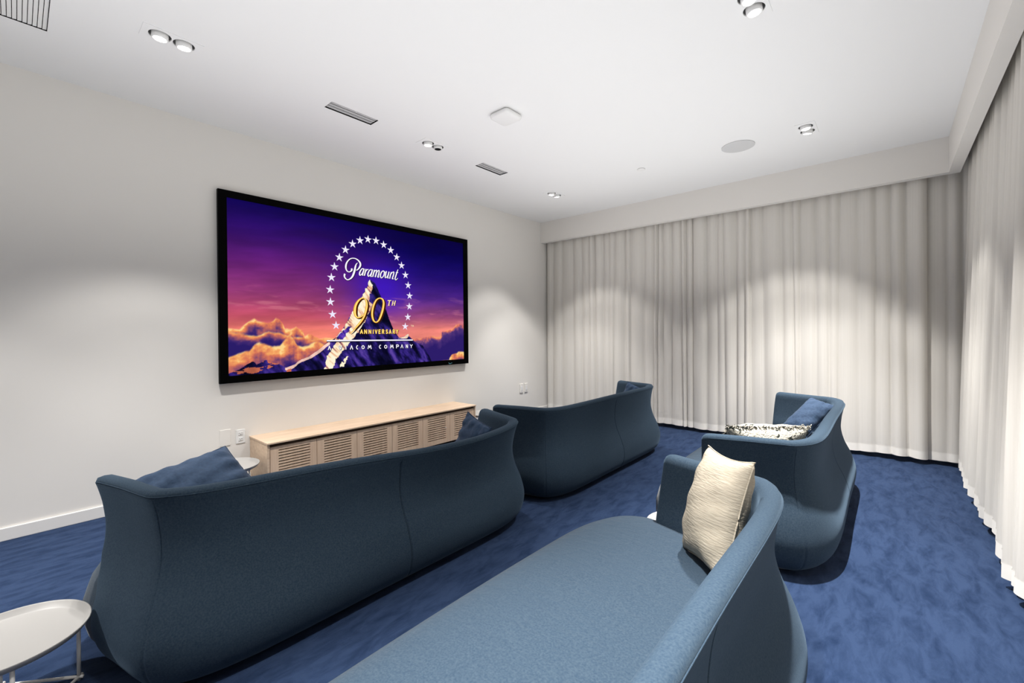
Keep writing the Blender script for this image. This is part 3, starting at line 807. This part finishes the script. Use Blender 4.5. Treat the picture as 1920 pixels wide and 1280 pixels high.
# ---------------------------------------------------------------- sofas
RIMH = [(0.44, 0.0), (0.443, 0.45), (0.44, 0.66), (0.428, 0.79), (0.402, 0.885), (0.364, 0.948), (0.338, 0.974), (0.30, 0.988), (0.225, 1.006), (0.13, 1.028), (0.02, 1.060), (-0.09, 1.095)]
OUTH = [(0.483, 0.0), (0.483, 0.55), (0.478, 0.72), (0.452, 0.86), (0.40, 0.955), (0.325, 1.020), (0.22, 1.052), (0.11, 1.072), (0.0, 1.096), (-0.11, 1.116), (-0.22, 1.108), (-0.34, 1.035), (-0.42, 0.91), (-0.465, 0.72), (-0.48, 0.40), (-0.485, 0.0)]
SECT = [(-0.075, 0.008), (-0.014, 0.022), (0.042, 0.070), (0.068, 0.140), (0.068, 0.205), (0.040, 0.295), (-0.002, 0.39), (-0.024, 0.49), (-0.018, 0.59), (-0.004, 0.660), (0.003, 0.686), (-0.003, 0.696), (-0.022, 0.701), (-0.046, 0.699), (-0.062, 0.690), (-0.071, 0.668), (-0.082, 0.60), (-0.104, 0.50), (-0.130, 0.42), (-0.145, 0.33)]
def profile_fine():
    Q, _ = catmull(SECT, 58)
    return Q
PROF = profile_fine()

def make_sofa(name, x, y, label, dip=None, lean=None, rot=0.0):
    t = thing(name, label, 'sofa', (x, y, 0), 'curved blue sofas in two rows', rot)
    # closed plan of the bulging seat body
    half = OUTH
    full = [(a, b) for a, b in half] + [(a, -b) for a, b in half[-2:0:-1]]
    C, _ = catmull(full, 260, True)
    nrm = np.roll(C, -1, 0)-np.roll(C, 1, 0)
    nrm = np.stack([nrm[:, 1], -nrm[:, 0]], 1)
    nrm /= np.linalg.norm(nrm, axis=1)[:, None]
    if (nrm*C).sum() < 0: nrm = -nrm
    verts, faces = [], []
    rings = [(-0.11, 0.006, 1), (-0.06, 0.018, 1), (-0.024, 0.045, 1), (0.002, 0.085, 1), (0.015, 0.14, 1), (0.014, 0.19, 1), (0.000, 0.24, 1), (-0.016, 0.29, 1), (-0.045, 0.335, 1), (-0.075, 0.368, 1), (-0.115, 0.390, 1), (-0.165, 0.402, 1)]
    last = C+nrm*(-0.165)
    levels = [C+nrm*o for o, z, s in rings]
    zs = [z for o, z, s in rings]
    spine = np.stack([np.full(260, -0.02), np.clip(last[:, 1], -0.75, 0.75)], 1)
    for k, z in ((0.8, 0.408), (0.6, 0.412), (0.4, 0.414), (0.2, 0.416), (0.02, 0.417)):
        levels.append(spine+(last-spine)*k)
        zs.append(z)
    for L, z in zip(levels, zs):
        for p in L: verts.append((p[0], p[1], z))
    n = 260
    for i in range(len(levels)-1):
        for k in range(n):
            a, b = i*n+k, i*n+(k+1) % n
            faces.append((a, b, b+n, a+n))
    faces.append(tuple(range(n-1, -1, -1)))
    top = (len(levels)-1)*n
    faces.append(tuple(range(top, top+n)))
    mesh_obj('seat', verts, faces, M_seat, t, True)
    # dark recessed plinth
    bm = bmesh.new()
    vb = [bm.verts.new((p[0], p[1], 0.0)) for p in (C-nrm*0.13)[::4]]
    vt = [bm.verts.new((p[0], p[1], 0.012)) for p in (C-nrm*0.13)[::4]]
    bm.faces.new(vb[::-1]); bm.faces.new(vt)
    for k in range(len(vb)): bm.faces.new((vb[k], vb[(k+1) % len(vb)], vt[(k+1) % len(vb)], vt[k]))
    bm_obj('plinth', bm, M_dark, t)
    # wrap-round backrest
    path = [(a, -b) for a, b in RIMH[::-1]] + RIMH[1:]
    base, Ltot = catmull(path, 400)
    sacc = np.linspace(0, Ltot, 400)
    st = list(np.linspace(0, Ltot, 170))
    st += [0.004, 0.009, 0.015, 0.022, 0.03, 0.04] + [Ltot-q for q in (0.004, 0.009, 0.015, 0.022, 0.03, 0.04)]
    mid = Ltot/2
    grooves = [(mid, 0.010, 0.006), (0.455, 0.003, 0.004), (Ltot-0.455, 0.003, 0.004)]
    for g, dpt, wd in grooves:
        st = [s for s in st if abs(s-g) > wd*1.6]
        st += [g-wd*1.5, g-wd, g-wd*0.4, g, g+wd*0.4, g+wd, g+wd*1.5]
    st = np.array(sorted(st))
    px = np.interp(st, sacc, base[:, 0]); py = np.interp(st, sacc, base[:, 1])
    tx = np.gradient(base[:, 0], sacc); ty = np.gradient(base[:, 1], sacc)
    gx = np.interp(st, sacc, ty); gy = np.interp(st, sacc, -tx)
    q = np.hypot(gx, gy); gx, gy = gx/q, gy/q
    m = len(PROF)
    verts, faces, pipe = [], [], []
    iz = np.argmin(np.abs(PROF[:, 0]-0.003)+np.abs(PROF[:, 1]-0.687)*3)
    rcap = 0.045
    inner_o = np.interp(PROF[:, 1], [0.33, 0.42, 0.5, 0.6, 0.7], [-0.145, -0.130, -0.104, -0.082, -0.045])
    outer_o = np.interp(PROF[:, 1], [0.0, 0.075, 0.135, 0.2, 0.29, 0.39, 0.49, 0.59, 0.7], [-0.08, 0.042, 0.068, 0.068, 0.040, -0.002, -0.024, -0.018, 0.0])
    cen = (inner_o+outer_o)/2
    for i, s in enumerate(st):
        d = min(s, Ltot-s)
        fcap = math.sqrt(max(0.0, 1-(1-min(1, d/rcap))**2))
        O = PROF[:, 0].copy(); Zp = PROF[:, 1].copy()
        isout = np.arange(m) <= iz
        for g, dpt, wd in grooves:
            if abs(s-g) <= wd:
                k = 1-(abs(s-g)/wd)**2
                O = O - dpt*k*isout*np.clip((0.66-Zp)/0.02, 0, 1)
        w = max(0.0, 1-d/0.20)
        O = O - 0.055*w*w*isout*np.clip((0.40-Zp)/0.14, 0, 1)
        O = cen+(O-cen)*(0.12+0.88*fcap)
        Zp = Zp-(1-fcap)*0.035*np.clip((Zp-0.55)/0.12, 0, 1)
        f = (s/Ltot)
        if dip: Zp = Zp + dip(f)*np.clip((Zp-0.3)/0.4, 0, 1)
        lx = lean(f)*np.clip((Zp-0.22)/0.45, 0, 1)**1.2 if lean else 0*Zp
        for k in range(m):
            verts.append((px[i]+gx[i]*O[k]+lx[k], py[i]+gy[i]*O[k], Zp[k]))
        if d > 0.03:
            pipe.append(verts[-m+iz])
    ns = len(st)
    for i in range(ns-1):
        for k in range(m-1):
            a = i*m+k
            faces.append((a, a+m, a+m+1, a+1))
    faces.append(tuple(range(m-1, -1, -1)))
    faces.append(tuple(range((ns-1)*m, ns*m)))
    b = mesh_obj('backrest', verts, faces, M_wool, t, True)
    bm = bmesh.new(); bm.from_mesh(b.data)
    bmesh.ops.recalc_face_normals(bm, faces=bm.faces)
    bm.to_mesh(b.data); bm.free()
    bm = bmesh.new()
    add_tube(bm, pipe[::2], 0.0017, 6)
    bm_obj('piping', bm, M_wool, t, True)
    return t

XR1, XR2 = 1.88, 3.484
make_sofa('curved_sofa', XR1, 1.30, 'blue curved sofa seen from behind, beside the tray table at bottom left',
          dip=lambda f: 0.0-0.045*math.exp(-((f-0.62)/0.20)**2), lean=lambda f: -0.10+0.14*min(1, max(0, (f-0.18)/0.5)))
make_sofa('curved_sofa', XR1, 3.60, 'far blue curved sofa seen from behind, just beyond the right end of the oak cabinet')
make_sofa('curved_sofa', XR2, 0.985, 'nearest blue curved sofa with long empty seat and the cream linen pillow')
make_sofa('curved_sofa', XR2, 3.64, 'right hand blue curved sofa near the far curtain holding the shaggy speckled cushion')

# ---------------------------------------------------------------- cushions
def pillow_mesh(w, h, th, seed, wr=0.006, n=28, pinch=0.055):
    """sewn cushion in its own x (width) / z (height) plane, thickness along y"""
    rnd = np.random.RandomState(seed)
    ph = rnd.rand(8)*6.28
    verts, faces = [], []
    def P(i, j, s):
        a, b = -1+2*i/n, -1+2*j/n
        ea, eb = 1-abs(a)**2.4, 1-abs(b)**2.4
        t = (max(0, ea)**0.55)*(max(0, eb)**0.55)
        x = a*w/2*(1-pinch*(1-b*b))
        z = b*h/2*(1-pinch*(1-a*a))
        edge = (1-ea*eb)
        wrk = wr*(math.sin(7*a+5*b+ph[0])*0.5+math.sin(13*b-4*a+ph[1])*0.5+0.6*math.sin(17*a*b+ph[2]))*t**0.5*(0.35+edge)
        return (x, s*(th/2*t)+wrk, z)
    key = {}
    def V(i, j, s):
        rim = i in (0, n) or j in (0, n)
        k = (i, j, 0 if rim else s)
        if k not in key:
            key[k] = len(verts)
            verts.append(P(i, j, s))
        return key[k]
    for s in (1, -1):
        for i in range(n):
            for j in range(n):
                q = [V(i, j, s), V(i+1, j, s), V(i+1, j+1, s), V(i, j+1, s)]
                faces.append(tuple(q if s < 0 else q[::-1]))
    per = [(i, 0) for i in range(n)]+[(n, j) for j in range(n)]+[(i, n) for i in range(n, 0, -1)]+[(0, j) for j in range(n, 0, -1)]
    rimpts = [P(i, j, 1) for i, j in per]
    return verts, faces, rimpts

def cushion(name, label, corner, e1, e2, w, h, th, material, seed, group=None, wr=0.006, fringe=False, seam=True, pinch=0.055):
    """corner: top corner; e1 runs along the top edge, e2 down the side"""
    e1 = Vector(e1).normalized()
    e2 = Vector(e2); e2 = (e2-e1*e2.dot(e1)).normalized()
    up = -e2
    nor = up.cross(e1)
    c = Vector(corner)+e1*(w/2)+e2*(h/2)
    verts, faces, rim = pillow_mesh(w, h, th, seed, wr, 28, pinch)
    t = thing(name, label, 'cushion', (0, 0, 0), group)
    t.matrix_world = Matrix(((e1.x, nor.x, up.x, c.x), (e1.y, nor.y, up.y, c.y), (e1.z, nor.z, up.z, c.z), (0, 0, 0, 1)))
    mesh_obj('cover', verts, faces, material, t, True)
    if fringe:
        rnd = random.Random(seed)
        for kind, mm, cnt in (('fringe', M_fringe, 620), ('dark_fringe', M_fringe_dark, 520)):
            bm = bmesh.new()
            for k in range(cnt):
                q = rnd.random()*len(rim)
                i = int(q) % len(rim)
                a, b = Vector(rim[i]), Vector(rim[(i+1) % len(rim)])
                p = a.lerp(b, q-int(q))
                out = Vector((p.x/(w/2), 0, p.z/(h/2))).normalized()
                d = (out*rnd.uniform(0.1, 0.9)+Vector((rnd.uniform(-.8, .8), rnd.uniform(-.9, .9), rnd.uniform(-.8, .8)))).normalized()
                ln = rnd.uniform(0.008, 0.017)
                mid = p+d*ln*0.55+Vector((rnd.uniform(-.004, .004), rnd.uniform(-.004, .004), 0))
                add_tube(bm, [p, mid, p+d*ln+Vector((rnd.uniform(-.006, .006), rnd.uniform(-.006, .006), -0.002))], 0.0020, 4)
            o = bm_obj(kind, bm, mm, t, False)
            o['kind'] = 'stuff'
    elif seam:
        bm = bmesh.new()
        add_tube(bm, rim, 0.0028, 6, True)
        bm_obj('seam', bm, material, t, True)
    return t

cushion('throw_cushion', 'largest blue cushion, at the left end of the sofa beside the bottom left tray table', (1.795, 0.262, 0.662), (-0.09, 0.384, 0.060), (0.20, 0.058, -0.137), 0.44, 0.36, 0.15, M_cush, 3, 'blue cushions on the sofas', 0.010)
cushion('throw_cushion', 'blue cushion whose point overlaps the right end of the oak cabinet', (1.99, 2.06, 0.735), (0.95, -0.22, -0.20), (-0.48, -0.22, -0.85), 0.31, 0.36, 0.09, M_cush, 5, 'blue cushions on the sofas', 0.008)
cushion('throw_cushion', 'small blue cushion in the far right corner of the far sofa against the curtain', (1.985, 4.50, 0.715), (0.90, -0.10, -0.30), (-0.45, -0.20, -0.80), 0.22, 0.34, 0.09, M_cush, 7, 'blue cushions on the sofas', 0.008)
cushion('throw_cushion', 'barely showing blue cushion whose dark tip pokes above the left end of the far sofa', (1.83, 2.66, 0.675), (0.34, 0.45, -0.10), (0.03, -0.02, -0.9), 0.34, 0.26, 0.07, M_cush, 9, 'blue cushions on the sofas', 0.004)
cushion('throw_cushion', 'blue cushion behind the shaggy speckled one, against the back of the right hand sofa', (3.69, 4.42, 0.71), (0.12, -0.05, -0.03), (-0.13, -0.26, -0.20), 0.21, 0.42, 0.13, M_cush, 11, 'blue cushions on the sofas', 0.006)
cushion('linen_pillow', 'cream linen pillow standing in the far corner of the nearest sofa', (3.63, 1.89, 0.81), (0.20, -0.20, 0.02), (-0.09, -0.08, -0.39), 0.31, 0.43, 0.17, M_linen, 13, None, 0.004, False, True, 0.10)
cushion('shaggy_cushion', 'cream shaggy cushion with black flecks and fringed edge on the right hand sofa', (3.495, 2.685, 0.735), (0.345, 0.33, -0.01), (-0.30, 0.42, -0.8), 0.49, 0.42, 0.23, M_boucle, 15, None, 0.006, True)

# ---------------------------------------------------------------- tray tables
def tray_table(x, y, label, rz, k=1.0):
    t = thing('tray_table', label, 'side table', (x, y, 0), 'low white tray tables', rz)
    zt = 0.262
    bm = bmesh.new()
    add_lathe(bm, [(0.001, zt-0.022), (0.186, zt-0.022), (0.194, zt-0.019), (0.206, zt-0.002), (0.209, zt), (0.2115, zt-0.001), (0.212, zt-0.004), (0.199, zt-0.024), (0.190, zt-0.028), (0.001, zt-0.028)], 96)
    bmesh.ops.scale(bm, vec=(k, k, 1), verts=bm.verts)
    bm_obj('tray', bm, M_tray, t, True)
    r = 0.178*k
    pts = [(r*math.cos(a), r*math.sin(a)) for a in (math.radians(95), math.radians(185), math.radians(275), math.radians(5))]
    for px_, py_ in pts:
        bm = bmesh.new()
        add_tube(bm, [(px_, py_, 0.0), (px_, py_, zt-0.026)], 0.006, 10)
        bm_obj('leg', bm, M_trim, t, True)
    for k in range(4):
        a, b = Vector((*pts[k], 0.012)), Vector((*pts[(k+1) % 4], 0.012))
        d = (b-a).normalized()
        bm = bmesh.new()
        add_tube(bm, [a-d*0.014, b+d*0.014], 0.0055, 10)
        bm_obj('rail', bm, M_trim, t, True)
    bm = bmesh.new()
    add_tube(bm, [(r*math.cos(2*math.pi*k/48), r*math.sin(2*math.pi*k/48), zt-0.031) for k in range(48)], 0.004, 8, True)
    bm_obj('support_ring', bm, M_trim, t, True)
    return t
tray_table(1.925, -0.032, 'white round tray table at the bottom left corner beside the nearest screen-side sofa', 0.0)
tray_table(0.305, 1.085, 'white round tray table touching the left side of the oak cabinet', 0.5)
tray_table(0.36, 3.905, 'white round tray table at the far right end of the oak cabinet', 0.3)
tray_table(3.365, 2.315, 'white round tray table between the two right hand sofas, only a sliver showing', 0.8, 0.85)

# ---------------------------------------------------------------- curtains
def curtain(label, P0, P1, depth_dir, seed, off_top, off_bot, group, zt=2.93, zb=0.05, pw=(0.085, 0.17), amp=(0.022, 0.05), name='curtain'):
    rnd = random.Random(seed)
    P0, P1 = Vector((*P0, 0)), Vector((*P1, 0))
    Lw = (P1-P0).length
    dirv = (P1-P0).normalized()
    dv = Vector((*depth_dir, 0))
    tops, wds = [0.0], []
    while tops[-1] < Lw-0.04:
        tops.append(min(Lw, tops[-1]+rnd.uniform(*pw)*rnd.choice((0.6, 1, 1, 1.25))))
    tops[-1] = Lw
    npl = len(tops)-1
    bots = [0.0]+[q+rnd.uniform(-0.03, 0.03) for q in tops[1:-1]]+[Lw]
    for i in range(1, len(bots)):
        bots[i] = max(bots[i], bots[i-1]+0.035)
    sc = Lw/bots[-1]
    bots = [q*sc for q in bots]
    A = [rnd.uniform(*amp) for _ in range(npl)]
    B = [max(0.012, a*rnd.uniform(0.7, 1.35)) for a in A]
    dpv = [rnd.uniform(-0.012, 0.012) for _ in range(npl+1)]
    skew = [rnd.uniform(0.35, 0.65) for _ in range(npl)]
    NZ, NS = 22, 10
    zl = [zb+(zt-zb)*(k/(NZ-1)) for k in range(NZ)]
    zl = sorted(zl+[zb+0.075, zb+0.0735])
    NZ = len(zl)
    def pt(i, p, fz):
        s = (tops[i]*fz+bots[i]*(1-fz))*(1-p)+(tops[i+1]*fz+bots[i+1]*(1-fz))*p
        pk = skew[i]
        q = 0.5*p/pk if p < pk else 0.5+0.5*(p-pk)/(1-pk)
        a = A[i]*fz+B[i]*(1-fz)
        off = a*math.sin(math.pi*min(1, max(0, q)))**0.75 + dpv[i]*(1-p)+dpv[i+1]*p
        off += 0.006*math.sin(3.1*fz*2+i*1.7)*(1-fz)
        base = off_top*fz+off_bot*(1-fz)
        return s, base+off
    def build(rows, extra):
        verts, faces = [], []
        ncol = npl*NS+1
        for z in rows:
            fz = (z-zb)/(zt-zb)
            for c in range(ncol):
                i = min(npl-1, c//NS)
                p = (c-i*NS)/NS
                s, o_ = pt(i, p, fz)
                wv = 0.006*math.sin(s*9+seed)*max(0, 1-fz*8)
                q = P0+dirv*s+dv*(o_+extra)
                verts.append((q.x, q.y, z+wv))
        for r in range(len(rows)-1):
            for c in range(ncol-1):
                a = r*ncol+c
                faces.append((a, a+1, a+1+ncol, a+ncol))
        return verts, faces
    v_, f_ = build(zl, 0.0)
    o = mesh_obj(name, v_, f_, M_curt, None, True)
    tag(o, label, 'curtain', group)
    v_, f_ = build([zb-0.001, zb+0.025, zb+0.05, zb+0.075], 0.0015)
    mesh_obj('hem', v_, f_, M_hem, o, True)
    return o
GC = 'floor length cream curtains'
YC = PD+PT
curtain('left far cream curtain panel, from the screen wall corner to the dark parting', (0.03, YC+0.10), (2.31, YC+0.10), (0, -1), 21, 0.03, 0.05, GC)
curtain('right far cream curtain panel, behind the right hand sofa', (2.315, YC+0.10), (4.46, YC+0.10), (0, -1), 22, 0.03, 0.05, GC)
curtain('narrow cream curtain panel set back in the far right corner', (4.44, YC+0.135), (4.80, YC+0.135), (0, -1), 23, 0.02, 0.03, GC)
XC = PXR+PT
curtain('far part of the cream curtain along the right wall, next to the corner', (XC+0.11, YC-0.02), (XC+0.11, 3.27), (-1, 0), 24, 0.03, 0.11, GC, amp=(0.02, 0.045))
curtain('near cream curtain panel at the right edge of the photo', (XC+0.085, 3.25), (XC+0.085, -2.5), (-1, 0), 25, 0.03, 0.10, GC, amp=(0.02, 0.045))
# ---------------------------------------------------------------- end
